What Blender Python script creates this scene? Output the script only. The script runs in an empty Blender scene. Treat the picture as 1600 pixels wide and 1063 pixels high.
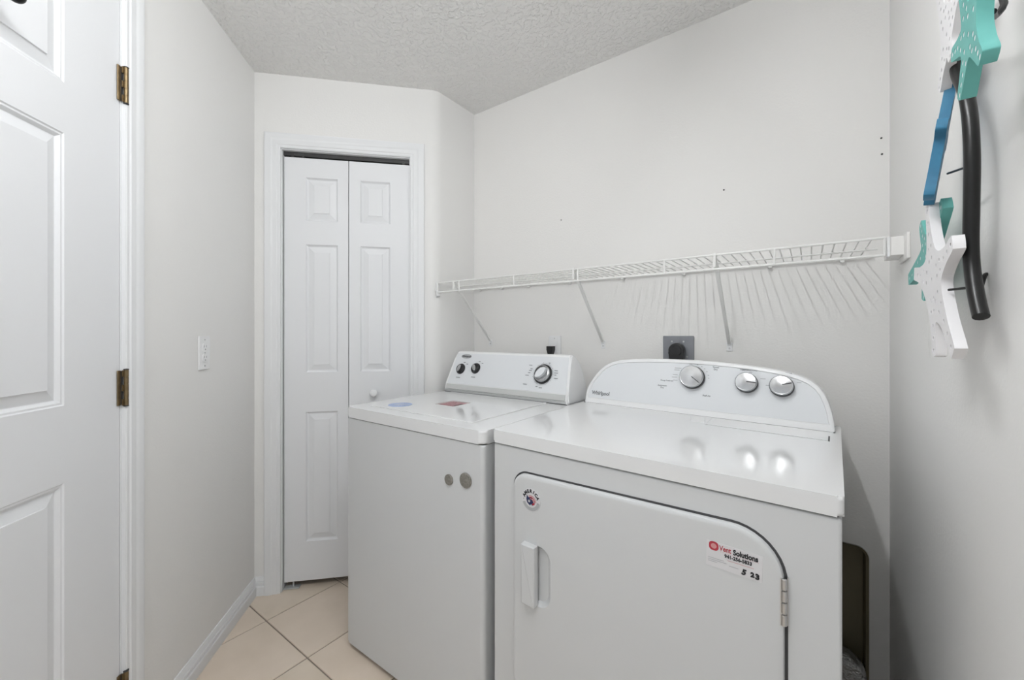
import bpy, bmesh, math, random
from mathutils import Vector, Matrix

# ---------------------------------------------------------------- camera, world, lights, exposure
scn = bpy.context.scene
COL = scn.collection
R = math.radians
YAW = R(35.92)
cam_d = bpy.data.cameras.new('camera')
cam = bpy.data.objects.new('camera', cam_d)
COL.objects.link(cam)
cam.location = (1.5111, -1.729, 1.2227)
cam.rotation_euler = (R(90), 0, YAW)
cam_d.sensor_width = 36
cam_d.lens = 36 * 640 / 1600
cam_d.shift_y = -(531.5 - 520.4) / 1600
cam_d.clip_start = 0.01
scn.camera = cam

world = bpy.data.worlds.new('world')
scn.world = world
world.use_nodes = True
world.node_tree.nodes['Background'].inputs[0].default_value = (0.93, 0.965, 1.0, 1)
world.node_tree.nodes['Background'].inputs[1].default_value = 0.84
scn.view_settings.view_transform = 'Standard'
scn.view_settings.look = 'None'
scn.view_settings.gamma = 1
scn.view_settings.use_curve_mapping = False
scn.view_settings.exposure = 0.0
LAMP_T = 176.0                       # emission of the fluorescent tube


# ---------------------------------------------------------------- materials
def newmat(name, col, rough=.5, metal=0., spec=.5, coat=0., bump=None, mottled=None, emit=None):
    m = bpy.data.materials.new(name)
    m.use_nodes = True
    nt = m.node_tree
    b = nt.nodes['Principled BSDF']
    b.inputs['Base Color'].default_value = (*col, 1)
    b.inputs['Roughness'].default_value = rough
    b.inputs['Metallic'].default_value = metal
    b.inputs['Specular IOR Level'].default_value = spec
    b.inputs['Coat Weight'].default_value = coat
    if emit:
        b.inputs['Emission Color'].default_value = (*emit[0], 1)
        b.inputs['Emission Strength'].default_value = emit[1]
    tc = nt.nodes.new('ShaderNodeTexCoord')
    if mottled:                                   # (scale, amount, second colour)
        n = nt.nodes.new('ShaderNodeTexNoise')
        n.inputs['Scale'].default_value = mottled[0]
        n.inputs['Detail'].default_value = 5
        nt.links.new(tc.outputs['Object'], n.inputs['Vector'])
        r = nt.nodes.new('ShaderNodeValToRGB')
        r.color_ramp.elements[0].position = .5 - mottled[1]
        r.color_ramp.elements[1].position = .5 + mottled[1]
        r.color_ramp.elements[0].color = (*mottled[2], 1)
        r.color_ramp.elements[1].color = (*col, 1)
        nt.links.new(n.outputs['Fac'], r.inputs[0])
        nt.links.new(r.outputs[0], b.inputs['Base Color'])
    if bump:                                      # (scale, strength, distance, ramp?)
        n = nt.nodes.new('ShaderNodeTexNoise')
        n.inputs['Scale'].default_value = bump[0]
        n.inputs['Detail'].default_value = 3
        nt.links.new(tc.outputs['Object'], n.inputs['Vector'])
        src = n.outputs['Fac']
        if len(bump) > 3:
            r = nt.nodes.new('ShaderNodeValToRGB')
            r.color_ramp.elements[0].position = .45
            r.color_ramp.elements[1].position = .58
            nt.links.new(src, r.inputs[0])
            src = r.outputs[0]
        bp = nt.nodes.new('ShaderNodeBump')
        bp.inputs['Strength'].default_value = bump[1]
        bp.inputs['Distance'].default_value = bump[2]
        nt.links.new(src, bp.inputs['Height'])
        nt.links.new(bp.outputs[0], b.inputs['Normal'])
    return m


M = {}
M['wall'] = newmat('wall_paint', (.81, .805, .79), .55, spec=.3, bump=(130, .25, .002))
M['wall_back'] = newmat('wall_paint_back', (.85, .84, .82), .55, spec=.3, bump=(130, .3, .002))
M['ceiling'] = newmat('ceiling_paint', (.86, .855, .84), .8, spec=.2, bump=(48, .8, .004, 1))
M['trim'] = newmat('trim_paint', (.78, .79, .80), .5, bump=(60, .03, .0006))
M['door'] = newmat('door_paint', (.77, .78, .795), .46, bump=(50, .12, .001))
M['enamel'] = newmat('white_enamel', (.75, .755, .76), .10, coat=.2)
M['enamel_front_shaded'] = newmat('white_enamel_shaded', (.62, .63, .635), .3, bump=(900, .05, .0003))  # dimmer light on the appliance fronts is put into this darker enamel colour
M['plastic'] = newmat('white_plastic', (.85, .855, .86), .3)
M['panel'] = newmat('pale_grey_panel', (.76, .78, .80), .3)
M['silver_strip'] = newmat('silver_strip', (.52, .53, .53), .35, metal=.3)
M['grey_strip'] = newmat('grey_strip', (.56, .57, .56), .4)
M['seam'] = newmat('dark_seam', (.05, .05, .052), .7)
M['grey'] = newmat('grey_plate', (.26, .27, .29), .4, metal=.3)
M['black'] = newmat('black_plastic', (.012, .012, .013), .35)
M['black_metal'] = newmat('black_metal', (.006, .006, .006), .33, spec=.35)
M['chrome'] = newmat('brushed_chrome', (.50, .505, .51), .2, metal=.9)
M['chrome_shaded'] = newmat('shaded_chrome', (.25, .25, .26), .2, metal=.9)
M['steel'] = newmat('steel', (.6, .6, .6), .3, metal=1.)
M['nickel'] = newmat('worn_nickel', (.36, .34, .31), .45, metal=.7, mottled=(180, .12, (.26, .25, .22)))
M['brass'] = newmat('aged_brass', (.24, .175, .095), .42, metal=.8, mottled=(90, .2, (.16, .115, .06)))
M['wire'] = newmat('white_vinyl_wire', (.82, .82, .80), .35)
M['ink'] = newmat('grey_ink', (.22, .23, .24), .6)
M['ink_light'] = newmat('light_grey_ink', (.42, .43, .44), .6)
M['ink_black'] = newmat('black_ink', (.015, .015, .018), .6)
M['red'] = newmat('red_ink', (.42, .03, .05), .5)
M['pink'] = newmat('pale_red_ink', (.60, .28, .28), .5)
M['navy'] = newmat('navy_ink', (.015, .025, .09), .5)
M['blue_sticker'] = newmat('blue_sticker', (.20, .31, .58), .35, mottled=(240, .1, (.42, .5, .68)))
M['maroon'] = newmat('maroon_sticker', (.30, .10, .12), .35, mottled=(160, .1, (.40, .20, .21)))
M['grey_pink'] = newmat('greyish_sticker', (.40, .34, .34), .4)
M['label'] = newmat('label_paper', (.675, .668, .68), .35)
M['teal'] = newmat('teal_paint', (.13, .43, .39), .5, mottled=(30, .2, (.11, .38, .345)))
M['teal_edge'] = newmat('deep_teal_paint', (.05, .30, .27), .5)
M['star_white'] = newmat('white_star_paint', (.80, .79, .80), .5)
M['blue'] = newmat('blue_paint', (.02, .14, .26), .45, mottled=(40, .2, (.03, .19, .33)))
M['tile'] = newmat('beige_tile', (.76, .66, .55), .38, mottled=(7, .25, (.66, .565, .455)), bump=(25, .08, .002))
M['tile2'] = newmat('beige_tile_warm', (.78, .67, .56), .36, mottled=(6, .25, (.69, .585, .475)), bump=(25, .08, .002))
M['grout'] = newmat('grout', (.30, .255, .21), .9, bump=(300, .3, .001))
M['recess'] = newmat('galvanised_box', (.30, .26, .17), .6, metal=.2)
M['foil'] = newmat('crumpled_foil', (.6, .6, .6), .3, metal=1., bump=(160, .9, .006))
M['tube_glass'] = newmat('tube_glass', (1, 1, 1), .3, emit=((.97, .985, 1.), LAMP_T))
M['dark'] = newmat('dark_metal', (.03, .03, .03), .5)


# ---------------------------------------------------------------- helpers
def link(name, bm, mat, parent=None, label=None, smooth=True, warp=None, angle=35):
    me = bpy.data.meshes.new(name)
    if warp:
        for v in bm.verts:
            v.co = warp(v.co)
    bmesh.ops.recalc_face_normals(bm, faces=bm.faces[:])
    bm.to_mesh(me)
    bm.free()
    if smooth:
        for p in me.polygons:
            p.use_smooth = True
        try:
            me.set_sharp_from_angle(angle=R(angle))
        except Exception:
            pass
    mats = mat if isinstance(mat, (list, tuple)) else [mat]
    for m_ in mats:
        me.materials.append(M[m_])
    o = bpy.data.objects.new(name, me)
    COL.objects.link(o)
    if parent is not None:
        o.parent = parent
    if label:
        o['label'] = label
    if smooth:
        w_ = o.modifiers.new('weighted', 'WEIGHTED_NORMAL')
        w_.keep_sharp = True
        w_.weight = 100
    return o


def thing(name, label, cat, loc=(0, 0, 0), rz=0., group=None):
    o = bpy.data.objects.new(name, None)
    COL.objects.link(o)
    o.empty_display_size = .05
    o.location = loc
    o.rotation_euler = (0, 0, rz)
    o['label'] = label
    o['category'] = cat
    if group:
        o['group'] = group
    return o


def tag(o, label, cat, group=None):
    o['label'] = label
    o['category'] = cat
    if group:
        o['group'] = group
    return o


def struct(o, label=None, cat=None):
    o['kind'] = 'structure'
    if label:
        o['label'] = label
    if cat:
        o['category'] = cat
    return o


def dup(o, parent=None, loc=None, name=None):
    c = o.copy()
    COL.objects.link(c)
    if parent is not None:
        c.parent = parent
    if loc is not None:
        c.location = loc
    for ch in o.children:
        dup(ch, c)
    return c


def box(bm, x0, x1, y0, y1, z0, z1, bev=0., seg=2, only=None):
    vs = [bm.verts.new((x, y, z)) for x in (x0, x1) for y in (y0, y1) for z in (z0, z1)]
    fs = [(0, 1, 3, 2), (4, 6, 7, 5), (0, 4, 5, 1), (2, 3, 7, 6), (0, 2, 6, 4), (1, 5, 7, 3)]
    faces = [bm.faces.new([vs[i] for i in f]) for f in fs]
    if bev:
        es = set(e for f in faces for e in f.edges)
        if only:
            es = [e for e in es if only(e)]
        bmesh.ops.bevel(bm, geom=list(es), offset=bev, segments=seg, profile=.5, affect='EDGES')
    return bm


def nb():
    return bmesh.new()


def prism(bm, pts, d0, d1, axis='y', bev=0., seg=2):
    """pts: outline in the plane across `axis`; extruded from d0 to d1 along it."""
    def mk(p, d):
        if axis == 'y':
            return (p[0], d, p[1])
        if axis == 'x':
            return (d, p[0], p[1])
        return (p[0], p[1], d)
    a = [bm.verts.new(mk(p, d0)) for p in pts]
    b = [bm.verts.new(mk(p, d1)) for p in pts]
    n = len(pts)
    f0 = bm.faces.new(a)
    f1 = bm.faces.new(b[::-1])
    for i in range(n):
        bm.faces.new((a[i], b[i], b[(i + 1) % n], a[(i + 1) % n]))
    if bev:
        es = list(set(f0.edges) | set(f1.edges))
        bmesh.ops.bevel(bm, geom=es, offset=bev, segments=seg, profile=.5, affect='EDGES')
    return bm


def tube(bm, pts, r, n=8, cap=True, flat=None):
    pts = [Vector(p) for p in pts]
    rings = []
    up = None
    for i, p in enumerate(pts):
        t = (pts[min(i + 1, len(pts) - 1)] - pts[max(i - 1, 0)]).normalized()
        if up is None:
            up = Vector((0, 0, 1)) if abs(t.z) < .9 else Vector((1, 0, 0))
        a = t.cross(up).normalized()
        b = a.cross(t).normalized()
        up = b
        rr = r[i] if isinstance(r, (list, tuple)) else r
        rings.append([bm.verts.new(p + a * rr * math.cos(2 * math.pi * k / n) + b * rr * (flat or 1) * math.sin(2 * math.pi * k / n)) for k in range(n)])
    for i in range(len(rings) - 1):
        for k in range(n):
            bm.faces.new((rings[i][k], rings[i][(k + 1) % n], rings[i + 1][(k + 1) % n], rings[i + 1][k]))
    if cap:
        bm.faces.new(rings[0][::-1])
        bm.faces.new(rings[-1])
    return bm


def lathe(bm, prof, n=32, mat=Matrix(), cap=True):
    """prof: list of (r, h) turned about local z, then placed by mat."""
    rings = []
    for r, h in prof:
        if r < 1e-6:
            rings.append([bm.verts.new(mat @ Vector((0, 0, h)))])
        else:
            rings.append([bm.verts.new(mat @ Vector((r * math.cos(2 * math.pi * k / n), r * math.sin(2 * math.pi * k / n), h))) for k in range(n)])
    for i in range(len(rings) - 1):
        a, b = rings[i], rings[i + 1]
        for k in range(n):
            k2 = (k + 1) % n
            if len(a) == 1 and len(b) == 1:
                continue
            if len(a) == 1:
                bm.faces.new((a[0], b[k2], b[k]))
            elif len(b) == 1:
                bm.faces.new((a[k], a[k2], b[0]))
            else:
                bm.faces.new((a[k], a[k2], b[k2], b[k]))
    if cap and len(rings[0]) > 1:
        bm.faces.new(rings[0][::-1])
    if cap and len(rings[-1]) > 1:
        bm.faces.new(rings[-1])
    return bm


def rrect(x0, x1, z0, z1, r, n=5):
    """rounded rectangle; r one radius or (bl, br, tr, tl)"""
    rs = r if isinstance(r, (tuple, list)) else (r,) * 4
    out = []
    for (cx, cz, a0, rr) in ((x0 + rs[0], z0 + rs[0], 180, rs[0]), (x1 - rs[1], z0 + rs[1], 270, rs[1]), (x1 - rs[2], z1 - rs[2], 0, rs[2]), (x0 + rs[3], z1 - rs[3], 90, rs[3])):
        for k in range(n + 1):
            a = R(a0 + 90 * k / n)
            out.append((cx + rr * math.cos(a), cz + rr * math.sin(a)))
    return out


def catmull(pts, n=6, closed=True):
    out = []
    m = len(pts)
    for i in range(m if closed else m - 1):
        p0, p1, p2, p3 = [Vector(pts[(i + k) % m]) if closed else Vector(pts[min(max(i + k, 0), m - 1)]) for k in (-1, 0, 1, 2)]
        for j in range(n):
            t = j / n
            out.append(.5 * ((2 * p1) + (p2 - p0) * t + (2 * p0 - 5 * p1 + 4 * p2 - p3) * t * t + (3 * p1 - p0 - 3 * p2 + p3) * t ** 3))
    if not closed:
        out.append(Vector(pts[-1]))
    return out


def basis(o, x, y):
    x = Vector(x).normalized()
    y = Vector(y)
    z = x.cross(y).normalized()
    y = z.cross(x)
    m = Matrix((x, y, z)).transposed().to_4x4()
    m.translation = Vector(o)
    return m


def text_bm(bm, s, size, mat, align='CENTER', extrude=.0002, bold=0., sx=1., shear=0.):
    cu = bpy.data.curves.new('text', 'FONT')
    cu.body = s
    cu.size = size
    cu.align_x = align
    cu.align_y = 'CENTER'
    cu.extrude = extrude
    cu.offset = bold
    cu.shear = shear
    cu.resolution_u = 3
    o = bpy.data.objects.new('text', cu)
    COL.objects.link(o)
    bpy.context.view_layer.update()
    me = bpy.data.meshes.new_from_object(o.evaluated_get(bpy.context.evaluated_depsgraph_get()))
    me.transform(mat @ Matrix.Diagonal((sx, 1, 1, 1)))
    bm.from_mesh(me)
    bpy.data.objects.remove(o)
    bpy.data.curves.remove(cu)
    bpy.data.meshes.remove(me)
    return bm


def bar(bm, mat, x0, x1, y0, y1, h=.0004):
    v = [bm.verts.new(mat @ Vector(p)) for p in ((x0, y0, h), (x1, y0, h), (x1, y1, h), (x0, y1, h))]
    bm.faces.new(v)
    return bm


def panel_face(bm, W, H, panels, yf=0., rings=((0, 0), (.003, .004), (.008, .0085), (.012, .0085), (.036, .002)), x_off=0., z_off=0.):
    """moulded door skin in the x-z plane at y=yf (room side is -y)"""
    xs = sorted({0, W} | {p[0] for p in panels} | {p[1] for p in panels})
    zs = sorted({0, H} | {p[2] for p in panels} | {p[3] for p in panels})
    cache = {}

    def V(x, z, d=0.):
        k = (round(x, 5), round(z, 5), round(d, 5))
        if k not in cache:
            cache[k] = bm.verts.new((x + x_off, yf + d, z + z_off))
        return cache[k]
    for i in range(len(xs) - 1):
        for j in range(len(zs) - 1):
            cx, cz = (xs[i] + xs[i + 1]) / 2, (zs[j] + zs[j + 1]) / 2
            if any(p[0] < cx < p[1] and p[2] < cz < p[3] for p in panels):
                continue
            bm.faces.new((V(xs[i], zs[j]), V(xs[i + 1], zs[j]), V(xs[i + 1], zs[j + 1]), V(xs[i], zs[j + 1])))
    for (x0, x1, z0, z1) in panels:
        prev = None
        for ins, d in rings:
            q = [V(x0 + ins, z0 + ins, d), V(x1 - ins, z0 + ins, d), V(x1 - ins, z1 - ins, d), V(x0 + ins, z1 - ins, d)]
            if prev:
                for k in range(4):
                    bm.faces.new((prev[k], prev[(k + 1) % 4], q[(k + 1) % 4], q[k]))
            prev = q
        bm.faces.new(prev)
    return bm


def door_slab(W, H, T, panels, **kw):
    bm = nb()
    panel_face(bm, W, H, panels, 0., **kw)
    box(bm, 0.0, W, .012, T, 0, H)
    # edge returns joining skin to core
    for (x0, x1, z0, z1) in ((0, 0, 0, H), (W, W, 0, H), (0, W, 0, 0), (0, W, H, H)):
        if x0 == x1:
            v = [(x0, 0, 0), (x0, .012, 0), (x0, .012, H), (x0, 0, H)]
        else:
            v = [(0, 0, z0), (W, 0, z0), (W, .012, z0), (0, .012, z0)]
        bm.faces.new([bm.verts.new(p) for p in v])
    return bm


def casing(bm, x0, x1, zt, w=.064):
    """mitred U of moulding around an opening; profile (offset outward, projection)"""
    prof = [(0, 0), (0, .009), (.004, .011), (.012, .011), (.016, .0135), (.030, .0135), (.036, .0155), (.044, .0175), (w - .008, .0175), (w - .002, .016), (w, .012), (w, 0)]
    loops = []
    for (o, t) in prof:
        loops.append([bm.verts.new(p) for p in ((x0 - o, -t, 0), (x0 - o, -t, zt + o), (x1 + o, -t, zt + o), (x1 + o, -t, 0))])
    for a, b in zip(loops[:-1], loops[1:]):
        for k in range(3):
            bm.faces.new((a[k], a[k + 1], b[k + 1], b[k]))
    bm.faces.new([l[0] for l in loops])
    bm.faces.new([l[3] for l in loops][::-1])
    return bm


BB = [(0, 0), (-.014, 0), (-.0145, .040), (-.0125, .045), (-.0085, .047), (-.0085, .049), (-.0120, .051), (-.0115, .060), (-.0075, .063), (-.0095, .066), (-.008, .073), (-.0045, .082), (-.0045, .0835), (0, .0835)]


def baseboard(name, x0, x1, frame):
    bm = nb()
    prism(bm, BB, x0, x1, 'x')
    o = link(name, bm, 'trim', angle=12)
    o.matrix_world = frame
    struct(o)
    return o


def frame(x, y, deg):
    return Matrix.Translation((x, y, 0)) @ Matrix.Rotation(R(deg), 4, 'Z')


H = 2.44
T = .1
F_LEFT = frame(-.5827, -.8867, 135)        # local x = -(distance from the corner), room at -y
BWA = math.degrees(math.atan2(.6042, .5811))
F_BI = frame(-.5827, -.8867, BWA)
L_BI = math.hypot(.6042, .5811)
F_RIGHT = frame(1.716, 0, -90)
F_RET = frame(0, 0, 90)
LW_END = 1.64                              # where the door wall stops

# ---------------------------------------------------------------- room shell
# door wall (left) with its opening
D0, D1, DT = .7905, 1.5665, 2.170
bm = nb()
box(bm, -D0, T, 0, T, 0, H)
box(bm, -LW_END, -D1, 0, T, 0, H)
box(bm, -D1, -D0, 0, T, DT, H)
o = struct(link('wall_left', bm, 'wall', smooth=False))
o.matrix_world = F_LEFT

# closet wall
C0, C1, CT = .1143, .7069, 2.093
CUT = .03
bm = nb()
box(bm, -.1, C0, 0, T, 0, H)
box(bm, C0, C1, 0, T, CT, H)
o = struct(link('wall_rear', bm, 'wall', smooth=False))
o.matrix_world = F_BI
# short return beside the washer with a bullnose corner
d = Vector((.5811, .6042)).normalized()
P = Vector((0, -.2825))
p_in = P - d * CUT
p_out = Vector((0, -.2825 + CUT))
arc = []
for k in range(9):
    t = k / 8
    arc.append(p_in * (1 - t) ** 2 + P * 2 * t * (1 - t) + p_out * t ** 2)
nrm = Vector((-.7208, .6932))
p_st = Vector((-.5827, -.8867)) + d * C1
arc = [p_st, p_in - d * .012, p_in - d * .004] + arc + [p_out + Vector((0, .004)), p_out + Vector((0, .012))]
outline = [tuple(p) for p in arc] + [(0, 0), (0, T), (-T, T), (-T, 0), tuple(Vector((-T, -.05))), tuple(p_st + nrm * T)]
bm = nb()
prism(bm, outline, 0, H, 'z')
struct(link('wall_alcove', bm, 'wall', angle=30))

# back wall with the dryer vent box opening
VX0, VX1, VZ0, VZ1 = 1.36, 1.6627, .04, .53
bm = nb()
N = 6
hole = rrect(VX0, VX1, VZ0, VZ1, .03, N)
xs = [0., VX0, VX1, 1.716 + T]
for (a, b, z0, z1) in ((-0., VX0 - .02, 0, H), (VX1 + .02, 1.716 + T, 0, H), (VX0 - .02, VX1 + .02, VZ1 + .02, H), (VX0 - .02, VX1 + .02, 0, VZ0 - .02)):
    bm.faces.new([bm.verts.new(p) for p in ((a, 0, z0), (b, 0, z0), (b, 0, z1), (a, 0, z1))])
outer = rrect(VX0 - .02, VX1 + .02, VZ0 - .02, VZ1 + .02, .0001, N)
lip = rrect(VX0 - .006, VX1 + .006, VZ0 - .006, VZ1 + .006, .036, N)
l0 = [bm.verts.new((p[0], 0, p[1])) for p in outer]
l1 = [bm.verts.new((p[0], 0, p[1])) for p in lip]
l2 = [bm.verts.new((p[0], .006, p[1])) for p in hole]
l3 = [bm.verts.new((p[0], .10, p[1])) for p in hole]
for A, B in ((l0, l1), (l1, l2), (l2, l3)):
    for k in range(len(A)):
        bm.faces.new((A[k], A[(k + 1) % len(A)], B[(k + 1) % len(A)], B[k]))
# outer skin behind
bm.faces.new([bm.verts.new(p) for p in ((0, .14, 0), (1.816, .14, 0), (1.816, .14, H), (0, .14, H))])
wall_back = struct(link('wall_back', bm, 'wall_back', angle=40))
# vent box
bm = nb()
ins = rrect(VX0 + .003, VX1 - .003, VZ0 + .003, VZ1 - .003, .028, N)
a = [bm.verts.new((p[0], .005, p[1])) for p in ins]
b = [bm.verts.new((p[0], .095, p[1])) for p in ins]
fl = [bm.verts.new((p[0], -.003, p[1])) for p in rrect(VX0 - .004, VX1 + .004, VZ0 - .004, VZ1 + .004, .034, N)]
for k in range(len(a)):
    k2 = (k + 1) % len(a)
    bm.faces.new((a[k], a[k2], b[k2], b[k]))
    bm.faces.new((fl[k], fl[k2], a[k2], a[k]))
bm.faces.new(b)
vb = thing('vent_box', 'recessed dull metal dryer vent box in the wall right of the dryer', 'vent box', (1.5, 0, .1))
o = link('housing', bm, 'recess', vb, angle=40)
o.location = (-1.5, 0, -.1)
bm = nb()
random.seed(4)
pts = [(.0, .045, -.12 + .0), (.005, .045, .0), (.03, .035, .07), (.05, .0, .10), (.05, -.07, .11)]
path = catmull(pts, 10, False)
rads = [.050 + .004 * (i % 2) for i in range(len(path))]
tube(bm, path, rads, 20)
for v in bm.verts:
    v.co += Vector([random.uniform(-.003, .003) for _ in range(3)])
link('foil_hose', bm, 'foil', vb, 'crumpled silver foil hose end', smooth=False).location = (.055, .004, -.075)
bm2 = nb()
lathe(bm2, [(.058, 0), (.060, .004), (.060, .014), (.058, .018)], 24, Matrix.Translation((.055, .049, -.050)))
link('clamp_ring', bm2, 'steel', vb)

# right wall
bm = nb()
box(bm, -T, 1.62, 0, T, 0, H)
o = struct(link('wall_right', bm, 'wall', smooth=False))
o.matrix_world = F_RIGHT
# ceiling and floor
bm = nb()
box(bm, -1.0, 3.2, -3.9, .15, H, H + .08)
struct(link('ceiling', bm, 'ceiling', smooth=False))
bm = nb()
box(bm, -1.0, 3.2, -3.9, .2, -.06, -.004)
floor = struct(link('floor', bm, 'grout', smooth=False))


def clip(poly, n, dd):
    out = []
    for i in range(len(poly)):
        a, b = poly[i], poly[(i + 1) % len(poly)]
        da, db = a[0] * n[0] + a[1] * n[1] - dd, b[0] * n[0] + b[1] * n[1] - dd
        if da >= 0:
            out.append(a)
        if da * db < 0:
            t = da / (da - db)
            out.append((a[0] + (b[0] - a[0]) * t, a[1] + (b[1] - a[1]) * t))
    return out


GX, GY, PT, G = -.0175, -.594, .338, .0029
random.seed(7)
s2 = math.sqrt(.5)
nbi = (.7208, -.6932)
dbi = nbi[0] * -.5827 + nbi[1] * -.8867
for i in range(-3, 8):
    for j in range(-9, 2):
        x0, x1 = GX + i * PT + G, GX + (i + 1) * PT - G
        y0, y1 = GY + j * PT + G, GY + (j + 1) * PT - G
        poly = [(x0, y0), (x1, y0), (x1, min(y1, -.001)), (x0, min(y1, -.001))]
        if y0 > -.01:
            continue
        mid = ((x0 + x1) / 2, (y0 + y1) / 2)
        if mid[0] < 2.0 and mid[1] > -2.2:
            poly = clip(poly, (s2, s2), s2 * (-.5827 - .8867) + .001)
        if i < 0 and poly:
            poly = clip(poly, nbi, dbi - (.09 if j > -4 else 0))
        poly = clip(poly, (-1, 0), -1.715) if mid[1] > -1.6 and poly else poly
        if len(poly) < 3:
            continue
        area = abs(sum(poly[k][0] * poly[(k + 1) % len(poly)][1] - poly[(k + 1) % len(poly)][0] * poly[k][1] for k in range(len(poly)))) / 2
        if area < .0004:
            continue
        bm = nb()
        zt = random.uniform(-.0004, .0002)
        prism(bm, poly, -.012, zt, 'z')
        top = [f for f in bm.faces if all(abs(v.co.z - zt) < 1e-6 for v in f.verts)]
        bmesh.ops.bevel(bm, geom=list({e for f in top for e in f.edges}), offset=.0016, segments=1, affect='EDGES')
        link('tile', bm, random.choice(['tile', 'tile', 'tile2']), floor, angle=30)

baseboard('baseboard_left', -.7250, -.002, F_LEFT)
baseboard('baseboard_rear', .002, C0 - .0655, F_BI)
baseboard('baseboard_right', .0, 1.60, F_RIGHT)
bm = nb()
prism(bm, BB, .02, 1.70, 'x')
struct(link('baseboard_back', bm, 'trim', angle=25))
for nm, c0, c1, ct, fr, w in (('trim_1', -D1, -D0, DT, F_LEFT, .064), ('trim_2', C0, C1, CT, F_BI, .069)):
    bm = nb()
    casing(bm, c0, c1, ct, w)
    # jamb liners
    for (a, b) in ((c0, c0 + .004), (c1 - .004, c1)):
        box(bm, a, b, .0, T, 0, ct)
    box(bm, c0, c1, 0, T, ct - .004, ct)
    o = struct(link(nm, bm, 'trim', angle=22))
    o.matrix_world = fr
# tiny wall anchors
bm = nb()
lathe(bm, [(.0028, 0), (.0028, .002), (.0012, .0026), (0, .0026)], 10, Matrix.Rotation(R(90), 4, 'X'))
sc = link('screw', bm, 'dark', wall_back)
sc.location = (.5503, .0005, 1.764)
for (x, z) in ((1.2505, 1.7648), (1.6964, 1.837), (1.6979, 1.786)):
    dup(sc, wall_back, (x, .0005, z))


# ---------------------------------------------------------------- door in the left wall
def in_frame(fr, name, kind='structure'):
    o = bpy.data.objects.new(name, None)
    COL.objects.link(o)
    o.matrix_world = fr
    o['kind'] = kind
    return o


door1 = in_frame(F_LEFT, 'door_1')
W1, H1 = .762, 2.155
ex = -.7975
pan = []
for (a, b) in ((.102, .340), (.422, .660)):          # measured from the far stile
    for (z0, z1) in ((.235, .862), (1.044, 1.684), (1.802, 2.035)):
        pan.append((a, b, z0, z1))
# slab local x runs from the latch side to the hinge side: hinge stile is .163 wide
pan = [(W1 - .163 - .222, W1 - .163, z0, z1) for (z0, z1) in ((.235, .862), (1.044, 1.684), (1.802, 2.035))] + \
      [(.118, .340, z0, z1) for (z0, z1) in ((.235, .862), (1.044, 1.684), (1.802, 2.035))]
bm = door_slab(W1, H1, .035, pan, rings=((0, 0), (.003, .0025), (.007, .0025), (.010, .005), (.014, .0090), (.016, .0090), (.040, .0030), (.0408, .0)))
o = link('door_leaf', bm, 'door', door1, angle=9)
o.location = (ex - W1, .0015, .008)
bm = nb()
MY = Matrix.Rotation(R(90), 4, 'X')
lathe(bm, [(.032, 0), (.032, .004), (.012, .006), (.011, .035), (.020, .040), (.027, .050), (.027, .060), (.018, .068), (0, .070)], 24, Matrix.Translation((ex - W1 + .06, .0015, .93)) @ MY)
link('door_handle', bm, 'brass', door1)
for zc in (1.9070, 1.0715, .2380):
    hg = bpy.data.objects.new('hinge', None)
    COL.objects.link(hg)
    hg.parent = door1
    hg.location = (-.7925, 0, zc)
    bm = nb()
    for k in range(5):                                # knuckles
        z0 = -.049 + k * .0196
        lathe(bm, [(.0048, z0), (.0055, z0 + .001), (.0055, z0 + .0186), (.0048, z0 + .0196)], 14, Matrix.Translation((.004, -.0095, 0)))
    link('barrel', bm, 'brass', hg)
    bm = nb()
    box(bm, -.0150, -.0045, -.0030, .0005, -.048, .048, .0008, 1)
    for k in (0, 2, 4):
        z0 = -.049 + k * .0196
        box(bm, -.0060, .002, -.0085, -.0055, z0 + .001, z0 + .0186)
    link('leaf_plate', bm, 'brass', hg, smooth=False)
    bm = nb()
    box(bm, -.0060, .000, -.0045, .0, -.046, .046)
    link('gap_shade', bm, 'dark', hg, smooth=False)  # dark plate added so the slots between the knuckles look shaded
    bm = nb()
    for zz, s in ((.049, 1), (-.049, -1)):
        lathe(bm, [(.0062, zz), (.0066, zz + s * .0015), (.0045, zz + s * .003), (.0, zz + s * .0036)], 14, Matrix.Translation((.004, -.0095, 0)))
    link('pin_cap', bm, 'dark', hg)

# black coat hook high on the door
ck = thing('coat_hook', 'black coat hook on the panelled door at the very top left', 'hook', tuple(F_LEFT @ Vector((-1.128, 0, 1.8585))), R(135))
bm = nb()
box(bm, -.011, .011, -.004, .0015, -.005, .06, .0015, 2)
link('back_plate', bm, 'black_metal', ck)
bm = nb()
tube(bm, catmull([(0, -.003, .04), (0, -.018, .034), (0, -.034, .030), (0, -.050, .030)], 8, False), .005, 10)
lathe(bm, [(0, -.014)] + [(.014 * math.cos(R(t)), .014 * math.sin(R(t))) for t in range(-70, 80, 15)] + [(0, .014)], 20, Matrix.Translation((0, -.050, .028)))
link('prong', bm, 'black_metal', ck)

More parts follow.
